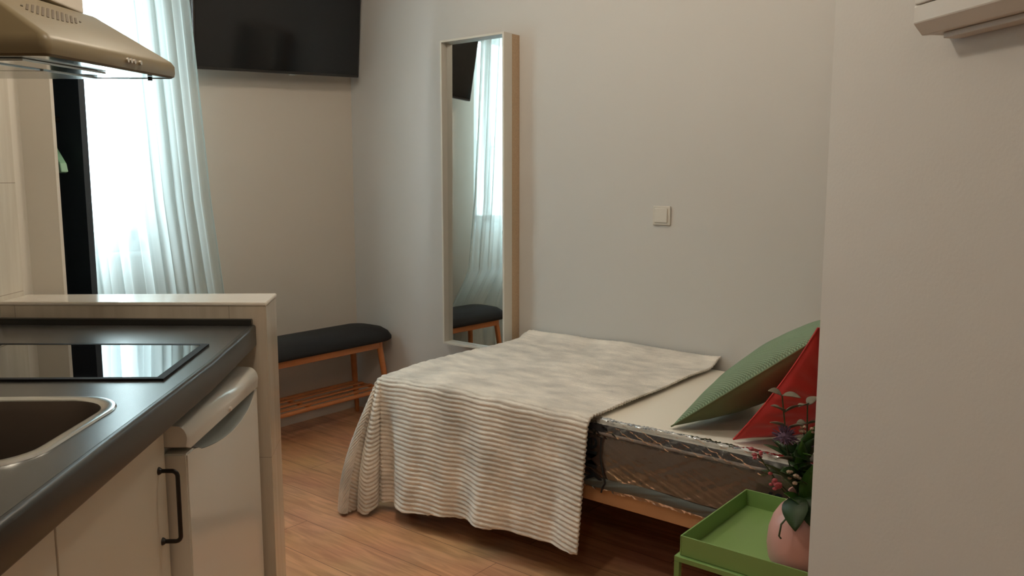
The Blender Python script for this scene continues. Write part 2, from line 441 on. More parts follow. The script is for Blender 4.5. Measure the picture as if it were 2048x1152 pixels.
# window 1
wi = bpy.data.objects.new('window_1', None); COL.objects.link(wi); wi.location = (WX, (WYa + WYb) / 2, WZa); struct(wi, 'white framed window behind the sheer curtain')
hw_ = (WYb - WYa) / 2; hh = WZb - WZa
fr = MB()
fr.box((-0.14, -hw_, 0), (-0.06, hw_, 0.05), 0.004); fr.box((-0.14, -hw_, hh - 0.05), (-0.06, hw_, hh), 0.004)
fr.box((-0.14, -hw_, 0), (-0.06, -hw_ + 0.05, hh), 0.004); fr.box((-0.14, hw_ - 0.05, 0), (-0.06, hw_, hh), 0.004)
fr.build('window_frame', M['pvc'], wi)
st = 1.735 - (WYa + WYb) / 2
for (y0, y1) in ((-hw_ + 0.05, st), (st, hw_ - 0.05)):
    sh = MB()
    for (p, q) in (((y0, 0.05), (y1, 0.095)), ((y0, hh - 0.095), (y1, hh - 0.05)), ((y0, 0.05), (y0 + 0.035, hh - 0.05)), ((y1 - 0.035, 0.05), (y1, hh - 0.05))):
        sh.box((-0.12, p[0], p[1]), (-0.045, q[0], q[1]), 0.003)
    s = sh.build('sash', M['pvc'], wi)
    MB().box((-0.10, y0 + 0.035, 0.095), (-0.095, y1 - 0.035, hh - 0.095)).build('pane', M['glass'], s)
hb = MB().box((-0.045, st - 0.032, 0.50), (-0.03, st - 0.008, 0.58), 0.003).tube([(-0.035, st - 0.02, 0.56), (0.012, st - 0.02, 0.56), (0.018, st - 0.02, 0.55), (0.018, st - 0.02, 0.43)], 0.009, 8)
hb.build('handle', M['pvc'], wi, smooth=True)
MB().box((-0.06, -hw_ , -0.02), (0.02, hw_, 0.0), 0.004).build('sill', M['pvc'], wi)

# ceiling rings for the downlights and the added fill, plus the added pendant
for i, (dx, dy, e, dz) in enumerate(LAMPS_AND_FILL):
    if dz > 2.3:
        o = MB().lathe([(0.072, CZ - 0.001), (0.072, CZ - 0.02), (0.090, CZ - 0.02), (0.094, CZ - 0.001)], 32, (0, 0)).build('ceiling_or_fill_ring', M['lampw'], smooth=True, loc=(dx, dy, 0))
        tag(o, ('', 'round white lamp ring on the ceiling behind the camera', 'round white lamp ring on the ceiling above the foot of the bed',
                'round white ring of a fill lamp added above the pillows end of the bed')[i], 'ceiling light', 'ceiling lamps')
    else:
        pl = thing('added_pendant', 'unseen added bulb holder hanging on a cord above the kitchen end', 'lamp', (dx, dy, CZ))  # unseen pendant added to hang the lowered main light
        MB().tube([(0, 0, 0), (0, 0, dz + 0.11 - CZ)], 0.003, 8).build('cord', M['lampw'], pl, smooth=True)
        MB().tube([(0, 0, dz + 0.115 - CZ), (0, 0, dz + 0.068 - CZ)], [0.014, 0.019], 16).build('lamp_holder', M['lampw'], pl, smooth=True)

# ------------------------------------------------------------------ bed
bed = thing('bed_frame', 'low pine bed frame carrying the wrapped mattress', 'bed', (-1.42, 2.66, 0))
bx0, bx1, by0, by1 = -0.955, 0.955, -0.46, 0.455
MB().box((bx0, by0, 0.272), (bx1, by0 + 0.022, 0.33), 0.003).build('side_rail', M['pine'], bed)
MB().box((bx0, by1 - 0.022, 0.272), (bx1, by1, 0.33), 0.003).build('side_rail', M['pine'], bed)
MB().box((bx0, by0 + 0.022, 0.272), (bx0 + 0.022, by1 - 0.022, 0.33), 0.003).build('end_rail', M['pine'], bed)
MB().box((bx1 - 0.022, by0 + 0.022, 0.272), (bx1, by1 - 0.022, 0.33), 0.003).build('end_rail', M['pine'], bed)
for k in range(14):
    x = bx0 + 0.09 + k * 0.133
    MB().box((x - 0.035, by0 + 0.022, 0.312), (x + 0.035, by1 - 0.022, 0.326), 0.002).build('slat', M['pine'], bed)
for sx in (bx0 + 0.05, bx1 - 0.05):
    for sy in (by0 + 0.05, by1 - 0.05):
        MB().tube([(sx, sy, 0.0), (sx, sy, 0.312)], [0.02, 0.025], 14).build('leg', M['black_metal'], bed, smooth=True)

MZ0, MZ1 = 0.331, 0.553
mt = thing('mattress', 'cream topped single mattress still wrapped in clear plastic film', 'mattress', (-1.42, 2.66, MZ0))
h = MZ1 - MZ0
mx0, mx1, my0, my1 = -0.95, 0.95, -0.458, 0.45
MB().box((mx0, my0, 0), (mx1, my1, h - 0.052), 0.008, 3).build('side_panel', M['mat_side'], mt, smooth=True)
MB().box((mx0, my0 + 0.001, h - 0.0515), (mx1, my1, h - 0.014), 0.008, 3).build('border_band', M['mat_band'], mt, smooth=True)
# softly domed top
nu, nv = 96, 48
U, V = np.meshgrid(np.linspace(-1, 1, nu), np.linspace(-1, 1, nv), indexing='ij')
ex = lambda t, n: np.sign(t) * (1 - (1 - np.abs(t)) ** 1.0)
edge = np.clip((1 - np.maximum(np.abs(U), np.abs(V))) / 0.05, 0, 1)
Z = h - 0.016 + 0.016 * np.sqrt(1 - (1 - edge) ** 2) + 0.002 * np.sin(U * 21 + V * 3) * edge
P = np.stack([U * (mx1 - 0.001), (my0 + my1) / 2 + V * (my1 - my0) / 2 * 0.998, Z], -1)
grid_obj('top_panel', P, M['mat_top'], mt)
MB().tube([(mx0 + .01, my0 - 0.003, h - 0.046), (mx1 - .01, my0 - 0.003, h - 0.046)], 0.0055, 10).build('piping', M['pipe'], mt, smooth=True)
# plastic film: wraps over the near edge with crumpled folds, hangs in front of the side
nx, ny = 420, 64
xs = np.linspace(mx0 + 0.02, mx1 - 0.02, nx)
prof = []
for k in range(ny):
    t = k / (ny - 1)
    if t < 0.16:
        s = t / 0.16; prof.append((my0 + 0.009 - 0.006 * s, h + 0.003 - 0.002 * s * s))
    elif t < 0.34:
        s = (t - 0.16) / 0.18; prof.append((my0 + 0.003 - 0.013 * sin(s * pi / 2), h + 0.002 - 0.05 * s))
    else:
        s = (t - 0.34) / 0.66; prof.append((my0 - 0.012 - 0.006 * sin(s * pi), h - 0.048 - 0.183 * s))
prof = np.array(prof)
def vnoise(x, seed, n=64):
    r = np.random.default_rng(seed).random(n + 2)
    i = np.floor(x).astype(int) % n; f = x - np.floor(x); f = f * f * (3 - 2 * f)
    return r[i] * (1 - f) + r[(i + 1) % n] * f
P = np.zeros((nx, ny, 3))
for k in range(ny):
    t = k / (ny - 1)
    cr = 0.008 * (vnoise(xs * 38 + t * 19, 3) - .5) + 0.007 * (vnoise(xs * 71 - t * 47, 4) - .5) + 0.004 * (vnoise(xs * 120 + t * 80, 6) - .5)
    amp = 1.0 if t < 0.36 else 0.16
    if t > 0.88: amp = 0.8
    P[:, k, 0] = xs
    P[:, k, 1] = prof[k, 0] + cr * amp - 0.002
    P[:, k, 2] = prof[k, 1] + cr * amp * 0.6
grid_obj('plastic_film', P, M['film'], mt)
xh = np.linspace(mx0 + 0.02, mx1 - 0.02, 500); P = np.zeros((500, 12, 3))
for k in range(12):
    t = k / 11
    P[:, k, 0] = xh; P[:, k, 1] = my0 - 0.019 - 0.005 * sin(t * pi) + 0.006 * (vnoise(xh * 28 + t * 5, 8) - .5)
    P[:, k, 2] = 0.030 + 0.010 * vnoise(xh * 5, 12) - t * 0.034
grid_obj('film_hem', P, M['hem'], mt)
# dark print on the film
def text_part(txt, size, loc, parent, m, rot):
    c = bpy.data.curves.new('t', 'FONT'); c.body = txt; c.size = size; c.extrude = 0.0004; c.offset = 0.001
    o = bpy.data.objects.new('t', c); COL.objects.link(o)
    dg = bpy.context.evaluated_depsgraph_get()
    me = bpy.data.meshes.new_from_object(o.evaluated_get(dg)); bpy.data.objects.remove(o)
    me.materials.clear(); me.materials.append(m)
    n = bpy.data.objects.new('printed_text', me); COL.objects.link(n); n.parent = parent
    n.location = loc; n.rotation_euler = rot
    return n
text_part('yMe', 0.085, (0.015, my0 - 0.022, 0.02), mt, M['ink'], (radians(90), radians(-90), 0))
text_part('es', 0.085, (0.625, my0 - 0.022, 0.055), mt, M['ink'], (radians(90), radians(-90), 0))
MB().tube([(0.032, my0 - 0.024, 0.172), (0.030, my0 - 0.024, 0.10), (0.042, my0 - 0.024, 0.05), (0.050, my0 - 0.025, 0.022), (0.040, my0 - 0.025, 0.005), (0.036, my0 - 0.025, -0.012)], 0.0028, 8).build('printed_line', M['ink'], mt, smooth=True)

# ------------------------------------------------------------------ blanket
def blanket():
    xr, yf = -1.415, 3.116           # right edge, far edge (by the wall)
    cx, cy = -2.385, 2.178          # foot / near corner of the mattress, just outside the cover
    zt = 0.572
    rad = 0.035
    pitch = 0.0168
    Lx = xr - cx
    npq = 640; npp = 300
    Ly = yf - cy
    q = np.linspace(-Ly, 0.548, npq)    # + beyond the near edge
    p = np.linspace(-Lx, 0.485, npp)    # + beyond the foot edge
    PP, QQ = np.meshgrid(p, q, indexing='ij')
    # the cloth hem: hanging length on the near side changes along the bed
    t = np.clip((PP + Lx) / Lx, 0, 1)
    hang = np.interp(t, [0, 0.15, 0.35, 0.6, 0.8, 1.0], [0.462, 0.474, 0.476, 0.50, 0.525, 0.535])
    QQ = np.where(QQ > 0, QQ * hang / 0.548, QQ)
    def bend(s):                       # arc-length s past the edge -> outward, down
        a = np.clip(s / rad, 0, pi / 2)
        out = rad * np.sin(a); dn = rad * (1 - np.cos(a))
        ex_ = np.clip(s - rad * pi / 2, 0, None)
        return out, dn + ex_
    qp = np.clip(QQ, 0, None); pp_ = np.clip(PP, 0, None)
    r = np.hypot(qp, pp_); th = np.arctan2(pp_, qp)       # 0 near side, pi/2 foot side
    out, dn = bend(r)
    X = np.where(PP < 0, cx - PP, cx); Y = np.where(QQ < 0, cy - QQ, cy)
    # folds: flare with drop
    corner = (qp > 0) & (pp_ > 0)
    g = np.clip(dn / 0.5, 0, 1.4)
    lob = np.zeros_like(th)
    # soft upright folds of the near drop and the foot drop
    wn = (0.018 * np.sin(X * 17 + 0.8) + 0.010 * np.sin(X * 31 + 2.0) - 0.030 * np.exp(-((X - cx - 0.03) / 0.045) ** 2) + 0.002 * np.sin(X * 71 + QQ * 3)) * g * np.cos(th) ** 2
    wf = 0.014 * np.sin(Y * 15) * g * np.sin(th) ** 2
    flare = 0.035 * g
    rho = out + lob + flare + wn + wf
    z = zt - dn
    # keep surface length: where it leans out the drop shortens
    z = z + 0.40 * np.clip(lob, 0, 1) * np.clip(g, 0, 1)
    over = np.clip(0.012 - z, 0, None)
    z = np.maximum(z, 0.010 + 0.006 * np.sin(th * 30)); rho = rho + over * 0.35
    dx = -np.sin(th); dy = -np.cos(th)
    # two rounded folds hang at the corner: plan outline of the hem, (along picture right, towards the bed side)
    ctrl = [(0.0, 0.0), (-0.035, -0.020), (-0.040, 0.015), (-0.062, 0.040), (-0.088, 0.036), (-0.108, 0.005), (-0.108, -0.030), (-0.122, -0.012), (-0.146, 0.016),
            (-0.176, 0.010), (-0.194, -0.025), (-0.186, -0.070), (-0.145, -0.10), (-0.09, -0.105), (-0.011, -0.099)]
    ctrl = [(a_ * 0.86 + 0.014 * min(1, -a_ / 0.03), b_) for a_, b_ in ctrl]
    ca, sa = 0.779, 0.627
    c0 = np.array([cx, cy - 0.070])
    cw = np.array([c0 + np.array([a_ * ca + b_ * sa, a_ * sa - b_ * ca]) for a_, b_ in ctrl]); cw[-1] = (cx - 0.070, cy)
    pts_ = []
    cp = np.vstack([2 * cw[0] - cw[1], cw, 2 * cw[-1] - cw[-2]])
    for k_ in range(1, len(cp) - 2):
        for t_ in np.linspace(0, 1, 16, endpoint=False):
            a0, a1, a2, a3 = cp[k_ - 1], cp[k_], cp[k_ + 1], cp[k_ + 2]
            pts_.append(0.5 * ((2 * a1) + (-a0 + a2) * t_ + (2 * a0 - 5 * a1 + 4 * a2 - a3) * t_ ** 2 + (-a0 + 3 * a1 - 3 * a2 + a3) * t_ ** 3))
    pts_.append(cw[-1]); pts_ = np.array(pts_)
    al = np.concatenate([[0], np.cumsum(np.linalg.norm(np.diff(pts_, axis=0), axis=1))]); al /= al[-1]
    tt = th / (pi / 2)
    hx = np.interp(tt, al, pts_[:, 0]); hy = np.interp(tt, al, pts_[:, 1])
    rmax = np.minimum(0.535 / np.maximum(np.cos(th), 1e-3), 0.485 / np.maximum(np.sin(th), 1e-3))
    kz = np.clip(0.545 / np.maximum(rmax - 0.02, 0.1), 0, 1)
    zc = zt - dn * kz
    ww = np.clip(dn * kz / 0.50, 0, 1); ww = np.sin(ww * pi / 2) ** 1.15
    # directions on flat sides
    dx = np.where(pp_ > 0, dx, 0.0); dy = np.where(qp > 0, dy, 0.0)
    dx = np.where((pp_ > 0) & (qp <= 0), -1.0, dx); dy = np.where((qp > 0) & (pp_ <= 0), -1.0, dy)
    bx = X + dx * rho; by = Y + dy * rho
    ox = cx - np.sin(th) * (out + flare); oy = cy - np.cos(th) * (out + flare)
    ex_ = cx - np.sin(th) * 0.07; ey_ = cy - np.cos(th) * 0.07
    X = np.where(corner, ox + (hx - ex_) * ww, bx); Y = np.where(corner, oy + (hy - ey_) * ww + np.cos(th) ** 8 * 0.030 * g, by)
    z = np.where(corner, np.maximum(zc, 0.012 + 0.004 * np.sin(th * 20)), z)
    cdist = np.hypot(np.clip(-PP, 0, None), np.clip(-QQ, 0, None))
    z = z - 0.012 * np.exp(-(cdist / 0.14) ** 2)
    # soft lumps on the top
    top = (dn < 0.02)
    z = z + np.where(top, 0.004 * np.sin(X * 11 + Y * 5) * np.sin(Y * 9 - X * 3) + 0.003 * np.sin(X * 23 + 1) * np.sin(Y * 17), 0)
    # slightly lifted roll at the wall
    z = z + 0.034 * np.exp(-((yf - Y) / 0.06) ** 2) * 0.95 * (QQ < 0)
    P = np.stack([X, Y, z], -1)
    # normals for the ribs
    du = np.gradient(P, axis=0); dv = np.gradient(P, axis=1)
    n = np.cross(du, dv); n /= np.linalg.norm(n, axis=-1, keepdims=True) + 1e-9
    c = n[npp // 3, npq // 3]
    if c[2] < 0: n = -n
    qq = np.where(QQ > 0, np.sqrt(qp ** 2 + 0.5 * pp_ ** 2), np.where(PP > 0, 0.30 * QQ, QQ) + 0.7071 * pp_) + 0.0016 * np.sin(PP * 40)
    rib = np.abs(np.cos(pi * qq / pitch)) ** 0.7
    amp = np.interp(np.maximum(QQ, PP), [-0.06, 0.03], [0.0012, 0.0060])
    endb = np.exp(-((PP + Lx) / 0.012) ** 2)
    amp = amp + 0.005 * endb
    rs = np.random.default_rng(9).random(P.shape[:2]) * 0.0016
    amp = amp * (0.75 + 0.5 * vnoise((X * 30 + QQ * 9).ravel() + 500, 31).reshape(X.shape))
    P = P + n * ((rib - 0.5) * amp + rs)[..., None]
    P[..., 2] = np.maximum(P[..., 2], 0.004)
    o = grid_obj('blanket', P, M['fleece'])
    s = o.modifiers.new('thick', 'SOLIDIFY'); s.thickness = 0.006; s.offset = -1
    tag(o, 'grey-beige ribbed fleece blanket draped over the foot half of the bed', 'blanket')
blanket()

# ------------------------------------------------------------------ cushions
def cushion(name, label, o0, e1, e2, size1, size2, thick, mtop, mback, group=None, wr=0.0, seed=1, front=1.0):
    """o0 = near bottom corner; e1 runs up, e2 runs away; front = e1 x e2 side"""
    e1 = np.array(e1, float); e1 /= np.linalg.norm(e1); e2 = np.array(e2, float); e2 -= e1 * (e1 @ e2); e2 /= np.linalg.norm(e2)
    n = np.cross(e2, e1)
    if n[2] < 0: n = -n
    t = thing(name, label, 'cushion', tuple(o0), 0, group)
    N = 90
    u = np.linspace(-1, 1, N)
    U, V = np.meshgrid(u, u, indexing='ij')
    def surf(sgn):
        # pinched corners
        k = 0.075
        A = U * (1 - k * (1 - U ** 2) * 0 - k * (V ** 2 - 1) * -1 * 1.0)
        A = U * (1 - k * (1 - V ** 2)); B = V * (1 - k * (1 - U ** 2))
        hgt = ((1 - U ** 2) * (1 - V ** 2)) ** 0.55 * thick / 2
        wrk = wr * (np.sin(U * 9 + V * 7 + seed) * np.sin(V * 11 - U * 3 + 2 * seed)) * ((1 - U ** 2) * (1 - V ** 2)) ** 0.4
        rr = (np.maximum(np.abs(U), np.abs(V)))
        seamw = wr * 1.4 * np.sin(np.arctan2(V, U) * 26) * np.exp(-((1 - rr) / 0.2) ** 2) * (1 - rr)
        H = sgn * (hgt * (front if sgn > 0 else 1.0) + wrk + seamw * 3)
        return (np.einsum('ij,k->ijk', (A + 1) / 2 * size1, e1) + np.einsum('ij,k->ijk', (B + 1) / 2 * size2, e2) + H[..., None] * n)
    grid_obj('front_cover', surf(1), mtop, t, uv=True)
    grid_obj('back_cover', surf(-1), mback, t, uv=True)
    # seam cord
    ring = []
    for s in np.linspace(-1, 1, 30)[:-1]: ring.append((s, -1))
    for s in np.linspace(-1, 1, 30)[:-1]: ring.append((1, s))
    for s in np.linspace(1, -1, 30)[:-1]: ring.append((s, 1))
    for s in np.linspace(1, -1, 30)[:-1]: ring.append((-1, s))
    ring.append(ring[0]); pts = []
    for a, b in ring:
        A = a * (1 - 0.075 * (1 - b * b)); B = b * (1 - 0.075 * (1 - a * a))
        pts.append(Vector(e1 * (A + 1) / 2 * size1 + e2 * (B + 1) / 2 * size2))
    MB().tube(pts, 0.0026, 6, cap=False).build('seam', mback, t, smooth=True)
    return t

cushion('cushion', 'sage green textured cushion leaning over the red one on the mattress', (-1.175, 2.245, 0.563), (0.79, 0.0, 0.60), (0.0, 1, 0.0),
        0.60, 0.45, 0.155, M['knit'], M['green_back'], wr=0.0015, seed=2)
cushion('cushion', 'plain red cushion on the mattress behind the green one', (-0.967, 2.235, 0.566), (0.56, -0.31, 0.77), (0.50, 0.86, -0.02),
        0.50, 0.50, 0.16, M['red'], M['red'], wr=0.008, seed=5, front=0.35)

# ------------------------------------------------------------------ bench
bn = thing('bench', 'low black padded bench with bamboo legs and a slatted shoe shelf', 'bench', (-3.46, 2.543, 0))
def loop(sy, sx, z, r, n=10):
    return [(x, y, z) for x, y in rrect(-sx, sx, -sy, sy, r, n)]
SL = 0.572
loops = [loop(SL - 0.012, 0.140, 0.448, 0.10), loop(SL, 0.152, 0.456, 0.11), loop(SL, 0.153, 0.470, 0.11), loop(SL - 0.018, 0.142, 0.497, 0.105),
         loop(SL - 0.05, 0.120, 0.518, 0.09), loop(SL - 0.10, 0.085, 0.530, 0.07), loop(SL - 0.20, 0.03, 0.535, 0.02)]
MB().loft(loops, cap0=True, cap1=True).build('seat', M['seat'], bn, smooth='all')
for sx in (-1, 1):
    MB().box((sx * 0.115 - 0.011, -0.47, 0.412), (sx * 0.115 + 0.011, 0.47, 0.448), 0.003).build('seat_rail', M['wood'], bn)
for sy in (-1, 1):
    MB().box((-0.104, sy * 0.455 - 0.011, 0.415), (0.104, sy * 0.455 + 0.011, 0.447), 0.003).build('cross_rail', M['wood'], bn)
def legpt(sx, sy, z):
    k = (0.44 - z) / 0.44
    return (sx * (0.112 + 0.034 * k), sy * (0.455 + 0.055 * k), z)
for sx in (-1, 1):
    for sy in (-1, 1):
        MB().tube([legpt(sx, sy, 0.0), legpt(sx, sy, 0.22), legpt(sx, sy, 0.446)], [0.0125, 0.016, 0.0165], 14).build('leg', M['wood'], bn, smooth=True)
sh = bpy.data.objects.new('shelf', None)
ZS = 0.175
f = MB()
for sy in (-1, 1):
    lx = legpt(1, 1, ZS)[0]; ly = legpt(1, 1, ZS)[1]
    f.tube([(-lx, sy * ly, ZS), (lx, sy * ly, ZS)], 0.009, 10)
for sx in (-1, 1):
    f.tube([(sx * (lx - 0.004), -ly, ZS + 0.004), (sx * (lx - 0.004), ly, ZS + 0.004)], 0.011, 10)
f.tube([(-lx, 0, ZS), (lx, 0, ZS)], 0.008, 10)
fo = f.build('shelf_frame', M['wood'], bn, smooth=True)
for k in range(3):
    x = -0.072 + k * 0.072
    MB().box((x - 0.013, -ly, ZS + 0.006), (x + 0.013, ly, ZS + 0.014), 0.002).build('shelf_slat', M['wood'], fo)

# ------------------------------------------------------------------ wall mirror
mr = thing('wall_mirror', 'tall narrow mirror in a deep cream frame on the wall beyond the bed', 'mirror', (-2.675, 3.127, 0.494))
MW, MH = 0.405, 1.50
yf_ = -0.118
def ring_frame(mb, w, hgt, t, y0, y1, bev):
    mb.box((-w / 2, y0, 0), (-w / 2 + t, y1, hgt), bev); mb.box((w / 2 - t, y0, 0), (w / 2, y1, hgt), bev)
    mb.box((-w / 2 + t, y0, 0), (w / 2 - t, y1, t), bev); mb.box((-w / 2 + t, y0, hgt - t), (w / 2 - t, y1, hgt), bev)
f = MB(); ring_frame(f, MW, MH, 0.010, yf_, yf_ + 0.060, 0.001); f.build('frame', M['mirror_frame'], mr)
f = MB(); ring_frame(f, MW - 0.002, MH - 0.002, 0.020, yf_ + 0.0605, -0.001, 0.001); f.build('back_frame', M['mirror_back'], mr)
MB().box((-MW / 2 + 0.0105, yf_ + 0.032, 0.0105), (MW / 2 - 0.0105, yf_ + 0.036, MH - 0.0105)).build('mirror_glass', M['mirror'], mr, rot=(radians(-0.3), 0, 0))

# ------------------------------------------------------------------ light switch
sw = thing('light_switch', 'square white light switch on the wall above the bed', 'light switch', (-1.703, 3.127, 1.172))
MB().box((-0.041, -0.011, -0.040), (0.041, 0, 0.040), 0.003).build('switch_plate', M['plastic'], sw)
f = MB().box((-0.030, -0.0165, -0.029), (0.030, -0.0112, 0.030), 0.002).build('rocker', M['plastic'], sw)

# ------------------------------------------------------------------ television
tv = thing('television', 'flat black television hung high in the corner above the bench', 'television', (-3.555, 2.59, 1.857))
rz_roll = radians(3.0); tilt = radians(8)
MT = Matrix.Rotation(rz_roll, 4, 'X') @ Matrix.Rotation(tilt, 4, 'Y')
def tvb(mb):
    mb.bm.transform(MT); return mb
tvb(MB().box((-0.045, -0.49, -0.008), (0.0, 0.49, 0.56), 0.006)).build('casing', M['black_plastic'], tv)
tvb(MB().box((0.0002, -0.480, 0.006), (0.0020, 0.480, 0.550), 0.0)).build('screen', M['screen'], tv)
tvb(MB().box((-0.012, 0.035, -0.0135), (0.004, 0.068, -0.0085), 0.001)).build('standby_badge', M['fridge_recess'], tv)
MB().box((-0.124, -0.10, 0.16), (-0.115, 0.10, 0.42), 0.002).box((-0.116, -0.03, 0.20), (-0.035, 0.03, 0.34), 0.002).build('wall_bracket', M['black_metal'], tv)

# ------------------------------------------------------------------ curtain
def curtain():
    nz, ny = 110, 520
    zz = np.linspace(0.03, 2.50, nz); s = np.linspace(0, 1, ny)
    P = np.zeros((ny, nz, 3))
    ph = np.cumsum(0.6 + 0.8 * np.random.default_rng(4).random(ny)); ph = ph / ph[-1]
    for j, z in enumerate(zz):
        yr = np.interp(z, [0.03, 0.4, 0.786, 1.23, 2.13, 2.5], [2.20, 2.19, 2.165, 2.115, 2.055, 2.03])
        yl = 0.95
        y = yl + (yr - yl) * s
        a = np.interp(z, [0, 1.2, 2.5], [0.017, 0.012, 0.008])
        back = np.clip((s - 0.60) / 0.15, 0, 1) * np.clip((0.75 - z) / 0.25, 0, 1)
        x = -3.508 - 0.137 * back + a * (1 - 0.6 * back) * (np.sin(ph * 2 * pi * 13) * 0.7 + 0.3 * np.sin(ph * 2 * pi * 29 + z * 0.8)) + 0.004 * np.sin(ph * 61 + z * 2.2)
        P[:, j] = np.stack([x, y + 0.006 * np.sin(ph * 2 * pi * 26 + 1), np.full(ny, z)], -1)
    c = thing('sheer_curtain', 'sheer white curtain hanging in soft folds in front of the window', 'curtain', (-3.495, 1.55, 0))
    P = P - np.array([-3.495, 1.55, 0])
    grid_obj('voile', P, M['sheer'], c)
    # turned hem along the free edge
    e = P[-5:, :, :].copy(); pts = [tuple(e[-1, j]) for j in range(0, nz, 3)]
    MB().tube(pts, 0.0035, 6).build('side_hem', M['sheer'], c, smooth=True)
    MB().tube([(0, -0.65, 2.515), (0, 0.62, 2.515)], 0.012, 12).build('curtain_rod', M['pvc'], c, smooth=True)
    for y in (-0.60, 0.57):
        MB().box((-0.185, y - 0.012, 2.50), (0.008, y + 0.012, 2.53), 0.003).build('rod_bracket', M['pvc'], c)
curtain()

# ------------------------------------------------------------------ wardrobe and hanger
wd = thing('open_wardrobe', 'tall dark blue open wardrobe between wall return and window', 'wardrobe', (-3.40, 1.05, 0))
x0, x1, y0, y1 = -0.07, 0.28, -0.36, 0.36
for (a, b, n) in (((x0, y1 - 0.022, 0.0), (x1, y1, 2.30), 'side_board'), ((x0, y0, 0), (x1, y0 + 0.022, 2.30), 'side_board'),
                  ((x0, y0 + 0.022, 0.0), (x0 + 0.012, y1 - 0.022, 2.30), 'back_board'), ((x0 + .012, y0 + .022, 2.276), (x1, y1 - .022, 2.30), 'top_board'),
                  ((x0 + .012, y0 + .022, 0.06), (x1, y1 - .022, 0.084), 'bottom_board')):
    MB().box(a, b, 0.001).build(n, M['ward'], wd)
MB().tube([(0.10, y0 + 0.02, 1.545), (0.10, y1 - 0.02, 1.545)], 0.012, 12).build('hanging_rail', M['black_metal'], wd, smooth=True)
hg = thing('clothes_hanger', 'mint green plastic hanger on the rail of the dark wardrobe', 'hanger', (-3.30, 1.335, 1.545))
hk = [(0.017 * sin(a) , 0, 0.0 + 0.017 * cos(a)) for a in np.linspace(-1.9, 2.6, 16)]
hk += [(0.0, 0, -0.035), (0, 0, -0.07)]
MB().tube(hk, 0.003, 8).build('hook', M['chrome'], hg, smooth=True)
b = MB()
pr_ = [(-0.155, -0.195), (-0.145, -0.165), (-0.08, -0.105), (0, -0.065), (0.07, -0.105), (0.14, -0.165), (0.15, -0.195), (0.13, -0.200), (0.06, -0.150), (0, -0.115), (-0.07, -0.150), (-0.13, -0.200)]
b.prism([(p[0], p[1]) for p in pr_], -0.012, 0.012, 0.002, 2, axis='y').build('shoulder_bar', M['mint'], hg)

# ------------------------------------------------------------------ kitchen run
def kthing(name, label, cat, a, b, z, group=None):
    return thing(name, label, cat, tuple(K(a, b, z)), KA, group)
def kb(mb, a0, b0, z0, name, m, parent, smooth=False):
    mb.bm.transform(Matrix.Translation((-a0, -b0, -z0))); return mb.build(name, m, parent, smooth)

def poly_with_hole(outer, inner, z0, z1):
    """flat slab with a rounded hole"""
    bm = bmesh.new()
    vo = [bm.verts.new((x, y, z1)) for x, y in outer]; vi = [bm.verts.new((x, y, z1)) for x, y in inner]
    es = [bm.edges.new((vo[i], vo[(i + 1) % len(vo)])) for i in range(len(vo))] + [bm.edges.new((vi[i], vi[(i + 1) % len(vi)])) for i in range(len(vi))]
    bmesh.ops.triangle_fill(bm, use_beauty=True, use_dissolve=False, edges=es)
    r = bmesh.ops.extrude_face_region(bm, geom=list(bm.faces))
    for v in r['geom']:
        if isinstance(v, bmesh.types.BMVert): v.co.z = z0
    mb = MB(); mb.bm.free(); mb.bm = bm
    return mb

wt = kthing('worktop', 'dark speckled kitchen worktop holding the hob and sink', 'worktop', -1.0, 1.3, 0.834)
A0, B0, Z0 = -1.0, 1.3, 0.834
so = rrect(-1.125, -0.70, 1.20, 1.575, 0.085)
outer = [(-1.428, 0.35), (-0.590, 0.35), (-0.608, 0.99), (-0.642, 1.9), (-0.682, 2.418), (-1.428, 2.464)]
kb(poly_with_hole(outer, so, 0.868, 0.900), A0, B0, Z0, 'top_board', M['worktop'], wt)
fe = MB()
fe.bm.free(); fe.bm = bmesh.new()
fl = []
for b, ax in ((0.35, -0.590), (0.99, -0.608), (1.9, -0.642), (2.416, -0.682)):
    L_ = [(ax - 0.02, b, 0.8985)]
    for k in range(9):
        an = radians(90 - 90 * k / 8); L_.append((ax + 0.0055 + 0.008 * cos(an), b, 0.8918 + 0.008 * sin(an)))
    L_ += [(ax + 0.0135, b, 0.840), (ax + 0.009, b, 0.834), (ax - 0.02, b, 0.834)]
    fl.append(L_)
fe.loft(fl, cap0=True, cap1=True)
kb(fe, A0, B0, Z0, 'front_edge', M['worktop_edge'], wt, smooth=True)
us = MB().prism([(-1.427, 2.440), (-0.676, 2.396), (-0.676, 2.416), (-1.427, 2.462)], 0.900, 0.918, 0.002)
kb(us, A0, B0, Z0, 'upstand', M['worktop_edge'], wt)

hob = kthing('hob', 'black glass hob set in the worktop beside the half wall', 'hob', -1.0, 1.9, 0.900)
hp = [(-1.22, 1.735), (-0.675, 1.728), (-0.702, 2.105), (-1.24, 2.13)]
hi_ = [(-1.205, 1.751), (-0.694, 1.744), (-0.719, 2.090), (-1.225, 2.114)]
kb(poly_with_hole(hp, hi_, 0.9002, 0.9052), -1.0, 1.9, 0.9, 'hob_frame', M['hob_rim'], hob)
kb(MB().prism(hi_, 0.9002, 0.9046), -1.0, 1.9, 0.9, 'hob_glass', M['hob_glass'], hob)

